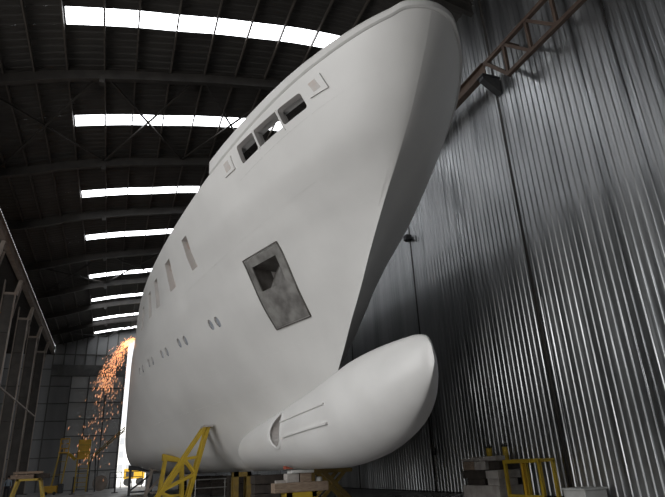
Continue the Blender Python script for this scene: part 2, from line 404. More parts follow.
# anchor pocket: a bare steel frame plate of four strips and a lower plate, and the dark box behind
pocket=patch(sub(0,.48,1,1),.03,'anchor_pocket','bare',yacht,th=.05); pocket['label']='bare grey steel anchor pocket plate'
patch(sub(0,0,1,.12),.03,'pocket_frame','bare',pocket,th=.05); patch(sub(0,.12,.14,.48),.03,'pocket_frame','bare',pocket,th=.05)
patch(sub(.84,.12,1,.48),.03,'pocket_frame','bare',pocket,th=.05)
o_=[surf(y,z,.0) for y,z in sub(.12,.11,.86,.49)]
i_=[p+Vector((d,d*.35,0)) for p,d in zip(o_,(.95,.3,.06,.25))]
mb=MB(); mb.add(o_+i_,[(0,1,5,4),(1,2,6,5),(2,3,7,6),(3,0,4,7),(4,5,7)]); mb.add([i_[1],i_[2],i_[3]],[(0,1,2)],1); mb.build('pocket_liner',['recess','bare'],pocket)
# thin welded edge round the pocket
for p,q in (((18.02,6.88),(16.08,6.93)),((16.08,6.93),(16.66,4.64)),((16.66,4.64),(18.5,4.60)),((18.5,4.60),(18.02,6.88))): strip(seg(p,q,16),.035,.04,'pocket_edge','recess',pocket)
for (y0,y1,z0,z1) in WINS:
    o_=[surf(y,z,-.01) for y,z in ((y0,z0),(y1,z0),(y1,z1),(y0,z1))]; i_=[p+Vector((.26,.07,0)) for p in o_]
    mb=MB(); mb.add(o_+i_,[(0,1,5,4),(1,2,6,5),(2,3,7,6),(3,0,4,7),(4,5,6,7)]); mb.build('window_recess','pink' if y0<26 else 'cut',yacht)
for (y,z) in PORTS:
    L=[(math.cos(t*math.pi/10),math.sin(t*math.pi/10)) for t in range(20)]
    o_=[surf(y+.15*c,z+.195*s,-.01) for c,s in L]; i_=[p+Vector((.07,.02,0)) for p in o_]
    mb=MB(); mb.add(o_+i_,[(k,(k+1)%20,20+(k+1)%20,20+k) for k in range(20)]+[tuple(range(20,40))]); mb.build('porthole','port',yacht)
# weld seams
def mx(y,z): return (y,z)
SE=[[(9.25,9.95),(9.55,9.5),(10.5,8.5),(11.4,7.5),(12.4,6.7)],
    seg((9.8,9.3),(16,8.8),20),seg((11.2,7.9),(24,6.9),30),seg((18.6,6.1),(30,5.8),30),seg((15.5,4.0),(36,3.6),40),seg((16.4,3.2),(32,2.5),40)]
for s_ in SE: strip(s_,.022,.004,'weld_seam','hull',yacht,base=-.004)
for sd in (1,): pass
# ------------------------------------------------------------------ the shed
XW=13.7; YF=81.5; YN=-14.
RP=[(-8,16.15),(-5.8,16.75),(-4.2,17.3),(-2,17.85),(-.6,18.15),(1,18.42),(3,18.8),(4.7,19.05),(7,19.35),(9,19.45),(11,19.3),(13.9,18.8)]
rz=pch(RP)
struct('floor',MB().box(-30,30,-20,YF+1,FL-.2,FL),'floor')
struct('floor_outside',MB().box(-60,80,YF+1,190,FL-.25,FL-.05),'ground')['label']='sunlit yard outside the far door'
# roof sheet, corrugated across
m=MB(); xs=[-8.3+ (22.2)*i/37 for i in range(38)]
SK=[20.0,27.95,37.0,44.95,55.0,63.2,71.8,79.0]
SW=1.05
def roofrun(y0,y1,x0=-8.3,x1=13.9):
    n=max(2,int((x1-x0)/.6)); k=max(1,int((y1-y0)/.45)); 
    xs=[x0+(x1-x0)*i/n for i in range(n+1)]; ys_=[]
    for j in range(k):
        a=y0+(y1-y0)*j/k; d=(y1-y0)/k; ys_+=[(a,0),(a+.4*d,0),(a+.5*d,.03),(a+.9*d,.03)]
    ys_.append((y1,0)); o=len(m.v)
    for y,h in ys_:
        for x in xs: m.v.append((x,y,rz(x)+.75+h))
    for j in range(len(ys_)-1):
        for i in range(n): m.f.append((o+j*(n+1)+i,o+j*(n+1)+i+1,o+(j+1)*(n+1)+i+1,o+(j+1)*(n+1)+i)); m.m.append(0)
prev=YN
for s in SK:
    roofrun(prev,s); roofrun(s,s+SW,-8.3,-3.45); roofrun(s,s+SW,9.3,13.9); prev=s+SW
roofrun(prev,YF+.2)
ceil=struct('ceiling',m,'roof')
def skm(s):
    m=MB(); o=0; n=16; xs=[-3.45+12.75*i/n for i in range(n+1)]
    for x in xs: m.v+= [(x,s,rz(x)+.76),(x,s+SW,rz(x)+.76)]
    for i in range(n): m.f.append((2*i,2*i+2,2*i+3,2*i+1)); m.m.append(0)
    return m
for i,s in enumerate(SK):
    w=struct('window_%d'%(i+1),skm(s),'sky')
    w['label']='white glowing skylight strip across the shed roof, %s from the camera'%['nearest','second','third','fourth','fifth','sixth','seventh','farthest'][i]
# purlins under the sheet
def purlin(x,y0=YN,y1=YF):
    z=rz(x)+.62; return MB().beam((x,y0,z),(x,y1,z),.07,.2)
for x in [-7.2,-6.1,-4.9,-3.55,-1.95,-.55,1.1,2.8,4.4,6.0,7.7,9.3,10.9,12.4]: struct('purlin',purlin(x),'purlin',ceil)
RY=[-10,-1.5,7.2,15.6,23.9,32.5,40.2,48.9,57.1,64.8,72.7]
def rafter(y):
    m=MB(); xs=[-8+21.7*i/20 for i in range(21)]
    for i in range(20):
        a=(xs[i],y,rz(xs[i])+.3); b_=(xs[i+1],y,rz(xs[i+1])+.3); m.ibeam(a,b_,.24,.6,.03)
    return m
ordn=['','','','nearest','second','third','fourth','fifth','sixth','seventh','farthest']
for i,y in enumerate(RY):
    if y<10: continue
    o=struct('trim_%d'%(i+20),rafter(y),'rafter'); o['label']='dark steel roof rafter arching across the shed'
    for x in (-2,): MB().box(x-.12,x+.12,y-.15,y+.15,rz(x)-.25,rz(x)+.02).build('hanger_plate','rafter',o)
# roof bracing
def brace(a,b_): 
    return MB().beam((a[0],a[1],rz(a[0])+.42),(b_[0],b_[1],rz(b_[0])+.42),.09,.09)
BR=[((-2,23.9),(2.6,32.5)),((-2,32.5),(2.6,23.9)),((2.6,23.9),(7.4,32.5)),((2.6,32.5),(7.4,23.9)),((-7.6,23.9),(-2,32.5)),((-2,23.9),(-7.6,32.5)),
    ((-7.6,48.9),(-2,57.1)),((-7.6,57.1),(-2,48.9)),((-2,48.9),(3.3,57.1)),((-2,57.1),(3.3,48.9)),((-7.6,72.7),(-2,YF)),((-2,72.7),(3.3,YF)),((-2,YF),(3.3,72.7))]
for a,b_ in BR: struct('roof_brace',brace(a,b_),'rafter',ceil)
# right wall: corrugated galvanised sheet
def corr(x,y0,y1,z0,z1,p=.26,d=.024):
    m=MB(); n=int(round((y1-y0)/p)); pr=(y1-y0)/n; ys_=[]
    for i in range(n):
        a=y0+i*pr; ys_+=[(a,0),(a+.34*pr,0),(a+.44*pr,-d*.85),(a+.49*pr,-d),(a+.74*pr,-d),(a+.79*pr,-d*.85),(a+.89*pr,0)]
    ys_.append((y1,0))
    zz=[z0,z1]; k=2
    for y,h in ys_:
        for z in zz: m.v.append((x+h,y,z))
    for i in range(len(ys_)-1): m.f.append((2*i,2*i+1,2*i+3,2*i+2)); m.m.append(0)
    return m
WS=[YN,-1.5,6.5,15.08,23.36,31.9,40.3,48.9,57.1,65,73,YF]
wr=struct('wall_right',MB().box(XW+.1,XW+.25,YN,YF,FL,19.6),'dark')
for i in range(len(WS)-1):
    corr(XW,WS[i]+.075,WS[i+1]-.075,FL+.05,19.7).build('cladding_panel','wall',wr)
for i,y in enumerate(WS[1:-1]):
    s=MB().box(XW+.02,XW+.1,y-.1,y+.1,FL,19.6).build('seam_channel','rafter',wr)
MB().box(XW-.1,XW-.075,14.66,14.69,FL+.35,5.2).build('seam_edge','bright',wr)
# left aisle beyond the columns and far wall
struct('wall_left',MB().box(-20.2,-20,18,YF,FL,15),'farwall')
struct('light_blocker_left',MB().box(-20.2,-20,YN,0,FL,21),'farwall')  # out of view, added to block sky light from the near left
struct('ceiling_aisle',MB().box(-20,-8.3,18,YF,15.6,15.8),'roof')
struct('light_blocker_near',MB().box(-20.2,XW+.3,YN-.3,YN,FL,21),'farwall')  # out of view, added to cut the sky light reaching the corrugated wall
struct('wall_left_upper',MB().box(-8.6,-8.45,YN,YF,15.6,17.2),'rafter')
OX=.88
fw=struct('wall_far',MB().box(-20.2,-8.2,YF,YF+.3,FL,15.7).box(-8.2,OX,YF,YF+.3,FL,19.6).box(4.6,XW+.2,YF,YF+.3,FL,20.2).box(OX,4.6,YF,YF+.3,17.9,20.3),'farwall')
for z in (0.4,2.6,4.8,7.0,9.2,11.4,13.6,15.6): MB().box(-20,-5.85 if z<12 else OX,YF-.12,YF,z,z+.12).build('wall_girt','girt',fw)
for x in (-18,-15.5,-13,-10.5,-8.2): MB().box(x-.08,x+.08,YF-.15,YF,FL,15.5).build('wall_post','girt',fw)
MB().box(-8.2,OX,YF-.5,YF-.13,12.75,14.2).build('header_beam','girt',fw)
for x in (-6.9,-5.6,-4.3,-3,-1.7,-.4): MB().box(x-.08,x+.08,YF-.14,YF-.06,14.2,19).build('wall_stud','girt',fw)
dr=struct('door_1',MB().box(-5.75,OX,YF-.45,YF-.3,FL+.1,12.7),'door'); dr['label']='tall pale sliding door panel in the far wall'
for z in (0.9,3.0,5.1,7.2,9.3,11.1): MB().box(-5.75,OX,YF-.52,YF-.45,z,z+.1).build('door_rail','girt',dr)
for x in (-5.75,-3.6,-1.4,.72): MB().box(x,x+.14,YF-.56,YF-.45,FL+.1,12.7).build('door_stile','girt',dr)
struct('trim_1',MB().box(OX-.08,OX+.1,YF-.3,YF+.35,FL,17.9),'rafter')
# buildings and machine seen through the door gap
ob=empty('office_building',(6,150,FL),'pale sunlit building with rows of dark windows beyond the open door','building')
MB().box(-2,16,150,160,FL,12).build('wall','build',ob)
for z in (1.4,4.4,7.4):
    for x in (.2,2.0,3.8,5.6,7.4): MB().box(x,x+1.0,149.9,150.05,z,z+1.5).build('window','glass',ob)
# ------------------------------------------------------------------ right-hand crane runway
XT=13.0
cg=empty('crane_girder',(XT,40,14.8),'dark steel crane girder running along the corrugated wall behind the bow','girder')
MB().ibeam((XT,14.7,14.95),(XT,YF-1,14.95),.3,.55,.04).build('beam','rust',cg)
MB().box(XT-.04,XT+.04,14.7,YF-1,15.22,15.3).build('rail','rust',cg)
for y in [15.0+.42*i for i in range(22)]: 
    pass
tr=empty('lattice_girder',(XT,8,14.5),'brown lattice steel girder mounted high on the corrugated wall at upper right','girder')
zt,zb=15.15,13.72
MB().beam((XT,4,zt),(XT,14.68,zt),.16,.16).build('top_chord','rust',tr); MB().beam((XT,4,zb),(XT,13.5,zb),.16,.16).build('bottom_chord','rust',tr)
MB().beam((XT,14.6,zt),(XT,13.45,zb),.14,.14).build('end_strut','rust',tr)
y=13.45
while y>5:
    MB().beam((XT,y,zb),(XT,y,zt),.12,.12).build('post','rust',tr); MB().beam((XT,y,zt),(XT,y-1.32,zb),.12,.12).build('diagonal','rust',tr); y-=1.32
for yy in (6.5,10.,13.3): MB().beam((XT,yy,zt-.05),(XW-.09,yy,zt-.05),.1).build('wall_tie','rust',tr)
bk=empty('wall_bracket',(XT,15,14),'dark steel corbel bracket under the crane girder at the first wall seam','bracket')
m=MB(); m.add([(XW-.05,14.72,14.65),(12.85,14.72,14.65),(12.85,14.72,14.45),(XW-.05,14.72,13.9),(XW-.05,15.0,14.65),(12.85,15.0,14.65),(12.85,15.0,14.45),(XW-.05,15.0,13.9)],[(0,1,2,3),(7,6,5,4),(0,4,5,1),(1,5,6,2),(2,6,7,3),(3,7,4,0)])
m.build('corbel','dark',bk); MB().box(12.8,XW-.05,14.66,15.1,14.62,14.68).build('seat_plate','dark',bk)
lb=empty('junction_box',(XW-.3,23.2,10.9),'small dark box fixed on the second wall seam beside the stem','box')
MB().box(XW-.4,XW-.1,23.0,23.35,10.78,11.03).build('box_body','dark',lb); MB().box(XW-.2,XW-.05,23.3,23.6,10.86,10.95).build('mounting_arm','dark',lb)
# hanging cable and chain
hc=empty('hanging_chain',(XW-.3,23.2,0),'dark cable and chain hanging down the corrugated wall between bulb and timber pile','chain')
MB().tube((XW-.12,22.9,3.6),(XW-.15,22.95,.6),.035).build('cable','dark',hc)
m=MB(); zc=.5; k=0
while zc>-.7:
    w=.05; 
    if k%2: m.add([(XW-.2,22.9-w,zc),(XW-.2,22.9+w,zc),(XW-.2,22.9+w,zc-.1),(XW-.2,22.9-w,zc-.1),(XW-.16,22.9-w,zc),(XW-.16,22.9+w,zc),(XW-.16,22.9+w,zc-.1),(XW-.16,22.9-w,zc-.1)],[(0,1,2,3),(7,6,5,4),(0,4,5,1),(1,5,6,2),(2,6,7,3),(3,7,4,0)])
    else: m.tube((XW-.18,22.9,zc),(XW-.18,22.9,zc-.1),.03,8)
    zc-=.085; k+=1
m.build('chain','bare',hc); MB().lathe((XW-.18,22.9,.45),[(.02,.2),(.09,.15),(.11,0),(.07,-.15),(.02,-.18)]).build('hoist_block','dark',hc)
# ------------------------------------------------------------------ left crane runway and columns
lg=empty('crane_girder',(-8.1,50,15.6),'long brown steel crane girder carried on the left row of columns','girder')
MB().box(-8.35,-7.95,18,YF-1,15.35,15.4).box(-8.2,-8.12,18,YF-1,15.4,16.1).box(-8.35,-7.95,18,YF-1,16.1,16.15).build('beam','column',lg)
MB().box(-8.2,-8.1,18,YF-1,16.15,16.25).build('rail','rust',lg)
co_l=['nearest plate steel column of the left row, cut by the picture edge','second plate steel column of the left row','third plate steel column of the left row','fourth plate steel column of the left row','farthest plate steel column of the left row']
def column(y):
    t=empty('steel_column',(-8.6,y,FL))
    MB().box(-8.4,-8.34,y-.22,y+.22,FL,14.2).build('flange','column',t); MB().box(-9.26,-9.2,y-.22,y+.22,FL,15.3).build('flange','column',t)
    MB().box(-9.2,-8.4,y-.03,y+.03,FL,14.2).build('web_plate','shaded_web',t)
    for z in (2,5,8,11): MB().box(-9.2,-8.4,y-.2,y+.2,z,z+.04).build('stiffener','shaded_web',t)
    MB().beam((-8.35,y,14.1),(-8.1,y,15.35),.28,.28).build('head','column',t)
    MB().beam((-9.2,y,14.2),(-8.35,y,14.2),.2,.2).build('cap_beam','column',t)
    MB().beam((-8.35,y,12.2),(-8.35,y+1.9,15.3),.12,.12).build('knee_brace','column',t)
    MB().box(-8.65,-8.05,y-.3,y+.3,FL,FL+.06).build('base_plate','rafter',t)
    return t
def clone(o,loc):
    c=o.copy(); C.objects.link(c); c.location=loc
    def rec(src,dst):
        for ch in list(src.children):
            d=ch.copy(); C.objects.link(d); d.parent=dst; d.matrix_parent_inverse=ch.matrix_parent_inverse.copy(); rec(ch,d)
    rec(o,c); return c
CY=[40.2,48.9,57.1,64.8,72.7]
c0=column(CY[1]); cols=[c0]
for y in (CY[0],CY[2],CY[3],CY[4]): cols.append(clone(c0,(-8.6,y,0.)))
lab=[co_l[1],co_l[0],co_l[2],co_l[3],co_l[4]]
for c_,l in zip(cols,lab): tag(c_,l,'column','steel columns along the left side')
for i in range(len(CY)-1):
    z=6.8; struct('column_tie',MB().beam((-8.35,CY[i]+.2,z),(-8.35,CY[i+1]-.2,z),.12,.12),'column')['kind']='structure'
# ------------------------------------------------------------------ props under the yacht
def raker():
    t=empty('raking_shore',(3,27,FL),'tall yellow lattice raking shore propping the hull side, its head touching the plating','prop')
    A=surf(26.9,2.05,.02); hd=Vector((A.x,0,A.z))
    for y in (26.45,27.25):
        top=Vector((hd.x-.12,y,hd.z-.05)); L=Vector((1.75,y-.3,FL)); Rr=Vector((3.2,y-.2,FL))
        MB().beam(top+Vector((-.08,0,0)),L,.13,.13).build('raker','yellow',t); MB().beam(top+Vector((.05,0,0)),Rr,.13,.13).build('upright','yellow',t)
        def pl(k): return top.lerp(L,k)
        def pr_(k): return top.lerp(Rr,k)
        for k0,k1 in ((.42,.40),(.80,.62)): MB().beam(pl(k0),pr_(k1),.11,.11).build('rung','yellow',t)
        for k0,k1 in ((.42,.60),(.82,.97)): MB().beam(pl(k0),pr_(k1),.09,.09).build('diagonal','yellow',t)
    MB().beam((1.75,26.4,FL+.08),(1.75,27.5,FL+.08),.16,.16).build('foot_beam','yellow',t); MB().beam((3.15,26.4,FL+.08),(3.15,27.5,FL+.08),.16,.16).build('foot_beam','yellow',t)
    MB().box(hd.x-.3,hd.x+.08,26.3,27.4,hd.z-.10,hd.z-.02).build('head_pad','pale',t)
    for z,k in ((.2,.5),(-.5,.75)): MB().beam(Vector((hd.x-.2,26.75,hd.z)).lerp(Vector((1.75,26.45,FL)),k),Vector((hd.x-.2,27.55,hd.z)).lerp(Vector((1.75,27.25,FL)),k),.09,.09).build('cross_tie','yellow',t)
    return t
raker()
def trestle(name,x0,x1,y0,y1,z1,m,label,cat='prop',w=.12,xb=True,group=None,spl=0.):
    t=empty(name,((x0+x1)/2,(y0+y1)/2,FL),label,cat,group)
    for x,sx in ((x0+w/2,-1),(x1-w/2,1)):
        for y in (y0+w/2,y1-w/2): MB().beam((x+sx*spl,y,FL),(x,y,z1),w,w).build('leg',m,t)
    for y in (y0+w/2,y1-w/2): MB().box(x0,x1,y-w/2,y+w/2,z1-w,z1).build('top_rail',m,t)
    for x in (x0+w/2,x1-w/2): MB().box(x-w/2,x+w/2,y0,y1,z1-w,z1).build('side_rail',m,t)
    if xb:
        for y in (y0+w/2,y1-w/2): MB().beam((x0+w/2,y,FL+.15),(x1-w/2,y,z1-.15),w*.7).build('brace',m,t)
    return t
def cap(t,x0,x1,y0,y1,z0,z1,m,name='bearer'): return MB().box(x0,x1,y0,y1,z0,z1).build(name,m,t)
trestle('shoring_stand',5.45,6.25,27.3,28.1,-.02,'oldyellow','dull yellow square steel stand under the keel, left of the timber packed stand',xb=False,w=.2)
t=trestle('shoring_stand',5.5,6.5,18.8,19.7,-.72,'yellow','bright yellow steel stand topped with timber under the bulb',xb=False,w=.16)
def block(x0,x1,y0,y1,z0,z1,m,label,name='timber_block',cat='timber block',group='timber packing under the bulb'):
    return tag(MB().box(x0,x1,y0,y1,z0,z1).build(name,m,None,bevel=.015),label,cat,group)
block(5.12,7.0,19.0,19.5,-.72,-.42,'wood','long brown timber baulk lying across the bright yellow stand','timber_baulk')
block(5.55,5.98,19.05,19.45,-.42,-.14,'pale','pale square timber block on the baulk, left of its twin')
block(6.02,6.42,19.05,19.45,-.42,-.14,'wood','brown square timber block on the baulk, right of its twin')
block(5.7,6.5,19.0,19.5,-.14,-.04,'white','white wedge shaped packing block directly under the bulb','packing_block','block')
for z in (-.42,-.375): tag(MB().box(5.2,5.54,19.1,19.3,z,z+.04).build('timber_shim','pale',None),'thin pale shim board sticking out under the bulb, %s of two'%('lower' if z<-.4 else 'upper'),'shim','shims under the bulb')
w=MB(); w.add([(5.5,19.0,.0),(5.8,19.0,.0),(5.5,19.0,.10),(5.5,19.3,.0),(5.8,19.3,.0),(5.5,19.3,.10)],[(0,1,2),(5,4,3),(0,3,4,1),(1,4,5,2),(2,5,3,0)])
tag(w.build('steel_wedge','red',None),'small red wedge driven against the bulb above the white packing','wedge')
tag(MB().lathe((6.75,19.25,-.42),[(.11,0),(.11,.1),(.09,.13),(.03,.14)]).build('paint_tin','white',None),'small white tin standing on the timber baulk','tin')
# X-braced dull yellow frame right of the bulb stand
def xframe():
    t=empty('braced_frame',(8,21,FL),'dull yellow cross braced steel frame beneath the bulb, right of the timber packing','prop')
    for y in (20.6,21.4):
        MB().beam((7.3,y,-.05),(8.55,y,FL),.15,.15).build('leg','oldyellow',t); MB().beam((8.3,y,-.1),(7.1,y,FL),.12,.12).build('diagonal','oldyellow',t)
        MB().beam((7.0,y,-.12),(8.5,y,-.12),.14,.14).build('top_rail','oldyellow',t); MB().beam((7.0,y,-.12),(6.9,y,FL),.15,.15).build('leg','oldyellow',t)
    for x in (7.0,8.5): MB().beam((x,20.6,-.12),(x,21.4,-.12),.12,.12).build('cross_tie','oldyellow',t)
xframe()
# stands further aft
def saddle(x0,x1,y,z1,mname,label,lean):
    t=empty('cradle_stand',((x0+x1)/2,y,FL),label,'prop')
    for x in (x0,x1):
        for yy in (y-.4,y+.4): MB().beam((x-(lean if x==x0 else -lean*.4),yy,FL),(x,yy,z1-.25),.15,.15).build('leg',mname,t)
    for yy in (y-.4,y+.4):
        MB().beam((x0-lean*.5,yy,FL+.3),(x1+.1,yy,z1-.5),.09,.09).build('brace',mname,t); MB().beam((x0,yy,FL+.25),(x1,yy,FL+.25),.09,.09).build('rail',mname,t)
    zl=z1+.05; zr=z1-.3
    m=MB(); m.add([(x0-.15,y-.45,zl),(x1+.3,y-.45,zr),(x1+.3,y-.45,z1-.45),(x0-.15,y-.45,z1-.28),(x0-.15,y+.45,zl),(x1+.3,y+.45,zr),(x1+.3,y+.45,z1-.45),(x0-.15,y+.45,z1-.28)],[(0,1,2,3),(7,6,5,4),(0,4,5,1),(1,5,6,2),(2,6,7,3),(3,7,4,0)])
    m.build('saddle',mname,t); return t
saddle(2.75,3.6,32.4,1.0,'yellow','yellow cradle stand behind the raking shore with a sloped saddle against the hull',.25)
saddle(1.45,2.9,44.5,.72,'dark','black braced cradle stand under the turn of the hull by the bright doorway',.0)
saddle(2.6,3.3,40.0,.62,'column','brown leaning cradle stand between the black one and the yellow one',.3)
for i,(x,y,l) in enumerate(((4.6,37.,'pale round shore under the flat of the bottom, left of the yellow stand'),(7.6,38.,'pale round shore under the flat of the bottom, deep behind the timber stand'),(4.0,47.,'pale round shore under the hull seen against the bright doorway'))):
    t=empty('round_shore',(x,y,FL),l,'prop','round shores under the flat bottom'); MB().tube((x,y,FL),(x,y,-.1),.11,14).build('tube','pale',t); MB().box(x-.25,x+.25,y-.25,y+.25,-.1,.0).build('head_plate','pale',t); MB().box(x-.2,x+.2,y-.2,y+.2,FL,FL+.04).build('base_plate','pale',t)
# dark keel blocks down the centre line
kl=['nearest','second','third','fourth','fifth','rearmost']
for i,y in enumerate((24.5,30,35,40.5,46,52)):
    t=empty('keel_block',(XC,y,FL),'dark stacked timber keel block under the centre line, %s of the row'%kl[i],'keel block','keel blocks under the yacht')
    for k in range(3): MB().box(6.45-.8,6.45+.8,y-.4+(k%2)*.1,y+.4-(k%2)*.1,FL+k*.36+.01,FL+k*.36+.35).build('baulk','brownwood',t,bevel=.02)
# dark machine and boxes beneath the hull
t=empty('handrail',(9,33,FL),'grey pipe handrail crossing the darkness under the hull','railing')
for z in (-.3,-.7): MB().tube((4.2,31,z),(8.8,31,z),.022,8).build('rail','bare',t)
for x in (4.2,5.7,7.3,8.8): MB().tube((x,31,FL),(x,31,-.3),.025,8).build('post','bare',t)
# ------------------------------------------------------------------ right side by the wall
bc=[('pale',12.5,13.3,17.2,18.1,'wide pale timber offcut at the top of the pile'),]
pile=[(12.4,13.4,17.0,19.2,FL,-.85,'pale','pale weathered baulk at the foot of the timber pile by the wall'),
(12.5,13.3,17.1,17.75,-.85,-.62,'pale','short pale block in the second layer, front of the timber pile'),
(12.5,13.3,17.9,19.0,-.85,-.62,'brownwood','dark baulk in the second layer, rear of the timber pile'),
(12.35,13.3,16.9,17.6,-.62,-.36,'pale','whitish cube block in the middle of the timber pile'),
(12.4,13.35,17.7,19.1,-.62,-.34,'brownwood','broad dark baulk in the middle of the timber pile'),
(12.45,13.3,16.9,17.5,-.34,-.06,'brownwood','dark block high on the front of the timber pile'),
(12.4,13.3,17.6,18.3,-.34,-.04,'pale','large pale square block high in the timber pile'),
(12.5,13.3,18.35,19.2,-.34,-.04,'wood','brown square block high on the rear of the timber pile'),
(12.45,12.95,18.45,19.15,-.04,.06,'pale','thin pale board on the rear top of the timber pile'),
(12.35,12.75,16.9,18.4,-.04,.10,'pale','long pale plank laid along the very top of the timber pile')]
for x0,x1,y0,y1,z0,z1,mm,l in pile: block(x0,x1,y0,y1,z0,z1,mm,l,group='timber pile by the corrugated wall')
for y,l in ((18.25,'left'),(17.3,'right')):
    t=empty('yellow_post',(13.15,y,-.04),'short amber post with a black cap standing on the timber pile, %s one'%l,'post','capped posts on the timber pile')
    MB().lathe((13.1,y,-.04),[(.10,0),(.10,.42),(.10,.43)],16).build('post_body','yellow',t); MB().lathe((13.1,y,.39),[(.115,0),(.115,.07),(.05,.09)],16).build('cap','black',t)
def wframe():
    t=empty('two_bay_frame',(12.7,15.8,FL),'upright yellow two bay steel frame by the corrugated wall right of the timber pile','frame')
    for i,y in enumerate((16.75,15.85,15.05)): MB().beam((12.6,y,FL),(12.6,y,-.12),.1,.1).build('post','yellow' if i!=1 else 'gold',t)
    MB().beam((13.1,16.3,FL),(13.1,16.3,-.12),.1).build('post','yellow',t); MB().beam((13.1,15.0,FL),(13.1,15.0,-.12),.1).build('post','yellow',t)
    MB().beam((12.6,16.8,-.1),(12.6,15.0,-.1),.12).build('top_rail','yellow',t); MB().beam((13.1,16.35,-.1),(13.1,14.95,-.1),.1).build('top_rail','yellow',t)
    for y in (16.3,15.0): MB().beam((12.6,y+.02,-.1),(13.1,y,-.1),.1).build('cross_tie','yellow',t)
    MB().beam((12.6,16.75,FL+.1),(12.6,15.0,FL+.1),.08).build('bottom_rail','yellow',t)
wframe()
t=empty('white_crate',(12.9,13.6,FL),'small white crate on the floor at the foot of the wall, far right','crate')
MB().box(12.5,13.3,13.25,14.1,FL,-.94).build('body','white',t,bevel=.02); MB().box(12.46,13.34,13.21,14.14,-.94,-.88).build('lid','white',t,bevel=.015)
# ------------------------------------------------------------------ left side, far
t=trestle('work_trestle',-5.7,-4.25,44.6,46.0,.2,'yellow','yellow splayed work trestle in the left foreground carrying timber','trestle',w=.14,xb=False,spl=.35)
for k,(x0,x1,y0,y1,z0,z1,mm,l) in enumerate([(-6.1,-4.7,44.7,45.1,.2,.45,'wood','brown baulk lying at the front of the yellow work trestle'),(-5.2,-3.75,45.2,45.6,.2,.5,'brownwood','dark baulk lying on the right end of the yellow work trestle'),(-6.0,-4.2,45.0,45.35,.5,.66,'wood','upper plank resting on the baulks of the yellow work trestle')]):
    block(x0,x1,y0,y1,z0,z1,mm,l,'timber_baulk','timber',group='timber on the work trestle')
def tower(x0,x1,y,zc,zt,boxed,label):
    t=empty('access_tower',((x0+x1)/2,y,FL),label,'platform')
    for x in (x0,x1):
        for yy in (y-.4,y+.4): MB().beam((x-(.5 if not boxed else 0)*(1 if x==x0 else .8),yy,FL),(x,yy,zc),.11,.11).build('leg','yellow',t)
    z=FL+.5
    while z<zc-.2:
        k=(z-FL)/(zc-FL); s=(.5 if not boxed else 0)*(1-k)
        MB().beam((x0-s,y-.4,z),(x1-s*.8,y-.4,z),.06 if boxed else .05).build('rung','yellow',t); z+=.45 if boxed else 1.3
    MB().box(x0-.1,x1+.1,y-.5,y+.5,zc,zc+.12).build('deck','gold',t)
    if boxed:
        for yy in (y-.5,y+.44): MB().box(x0-.05,x1+.05,yy,yy+.06,zc+.12,zt).build('side_panel','gold',t)
        for x in (x0-.05,x1): MB().box(x,x+.06,y-.5,y+.5,zc+.12,zt).build('side_panel','gold',t)
        for zz in (zc+.7,zc+1.4): MB().box(x0-.08,x1+.08,y-.54,y-.5,zz,zz+.1).build('rib','yellow',t)
    else:
        for x in (x0,(x0+x1)/2,x1):
            for yy in (y-.45,y+.45): MB().beam((x,yy,zc),(x,yy,zt),.07).build('guard_post','gold',t)
        for zz in (zc+.5,zc+1.0,zt):
            for yy in (y-.45,y+.45): MB().beam((x0,yy,zz),(x1,yy,zz),.08).build('guard_rail','gold',t)
            for x in (x0,x1): MB().beam((x,y-.45,zz),(x,y+.45,zz),.08).build('guard_rail','gold',t)
        MB().box(x0+.25,x1-.25,y-.52,y-.48,zc+.55,zt-.1).build('notice_board','pale',t)
    return t
tower(-5.15,-4.3,70,2.7,4.2,False,'tall slender yellow access tower with a caged platform near the far wall')
tower(-3.25,-2.1,69,2.0,4.0,True,'yellow ladder tower topped by a solid amber box beside the caged tower')
t=empty('gangway_link',(-3.7,69.6,2.2),'thin yellow sloping gangway joining the caged tower to the box tower','gangway'); MB().beam((-4.15,69.2,2.6),(-3.45,68.9,2.0),.12,.3).build('walkway','yellow',t)
t=empty('loading_boom',(0,67,FL),'long tan lattice boom rising from the box tower towards the bright doorway','boom')
a=Vector((-1.9,67,1.7)); b2=Vector((1.25,67,4.7))
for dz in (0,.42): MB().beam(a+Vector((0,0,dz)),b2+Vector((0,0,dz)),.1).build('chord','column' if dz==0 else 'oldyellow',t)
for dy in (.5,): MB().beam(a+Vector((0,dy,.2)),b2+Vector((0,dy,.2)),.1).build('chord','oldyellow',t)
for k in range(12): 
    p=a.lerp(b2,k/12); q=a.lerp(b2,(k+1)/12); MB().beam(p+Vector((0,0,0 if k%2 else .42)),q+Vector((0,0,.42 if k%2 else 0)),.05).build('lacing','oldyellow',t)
MB().beam(a,(-1.9,67,FL),.14).build('support_leg','dark',t); MB().beam(a.lerp(b2,.15),(-1.2,67.3,FL),.12).build('support_leg','dark',t)
t=empty('cable_drum',(-.7,69.5,FL),'round tan cable drum standing on the floor before the far wall door','drum')
MB().tube((-.75,69.2,FL+.78),(-.75,69.3,FL+.78),.78,24).build('flange','column',t); MB().tube((-.75,70.1,FL+.78),(-.75,70.2,FL+.78),.78,24).build('flange','column',t); MB().tube((-.75,69.3,FL+.78),(-.75,70.1,FL+.78),.45,20).build('core','oldyellow',t)
for x,y,l in ((-2.95,60,'dark slim bollard post standing left of the box tower foot'),(.65,56,'dark slim bollard post standing before the bright doorway')):
    t=empty('floor_post',(x,y,FL),l,'post','dark floor posts'); MB().tube((x,y,FL+.05),(x,y,FL+1.5),.07,10).build('post_body','dark',t); MB().lathe((x,y,FL),[(.28,0),(.28,.05),(.1,.08)]).build('foot','dark',t)
t=empty('safety_barrier',(1.2,79,FL),'thin dark safety barrier across the bright doorway','barrier')
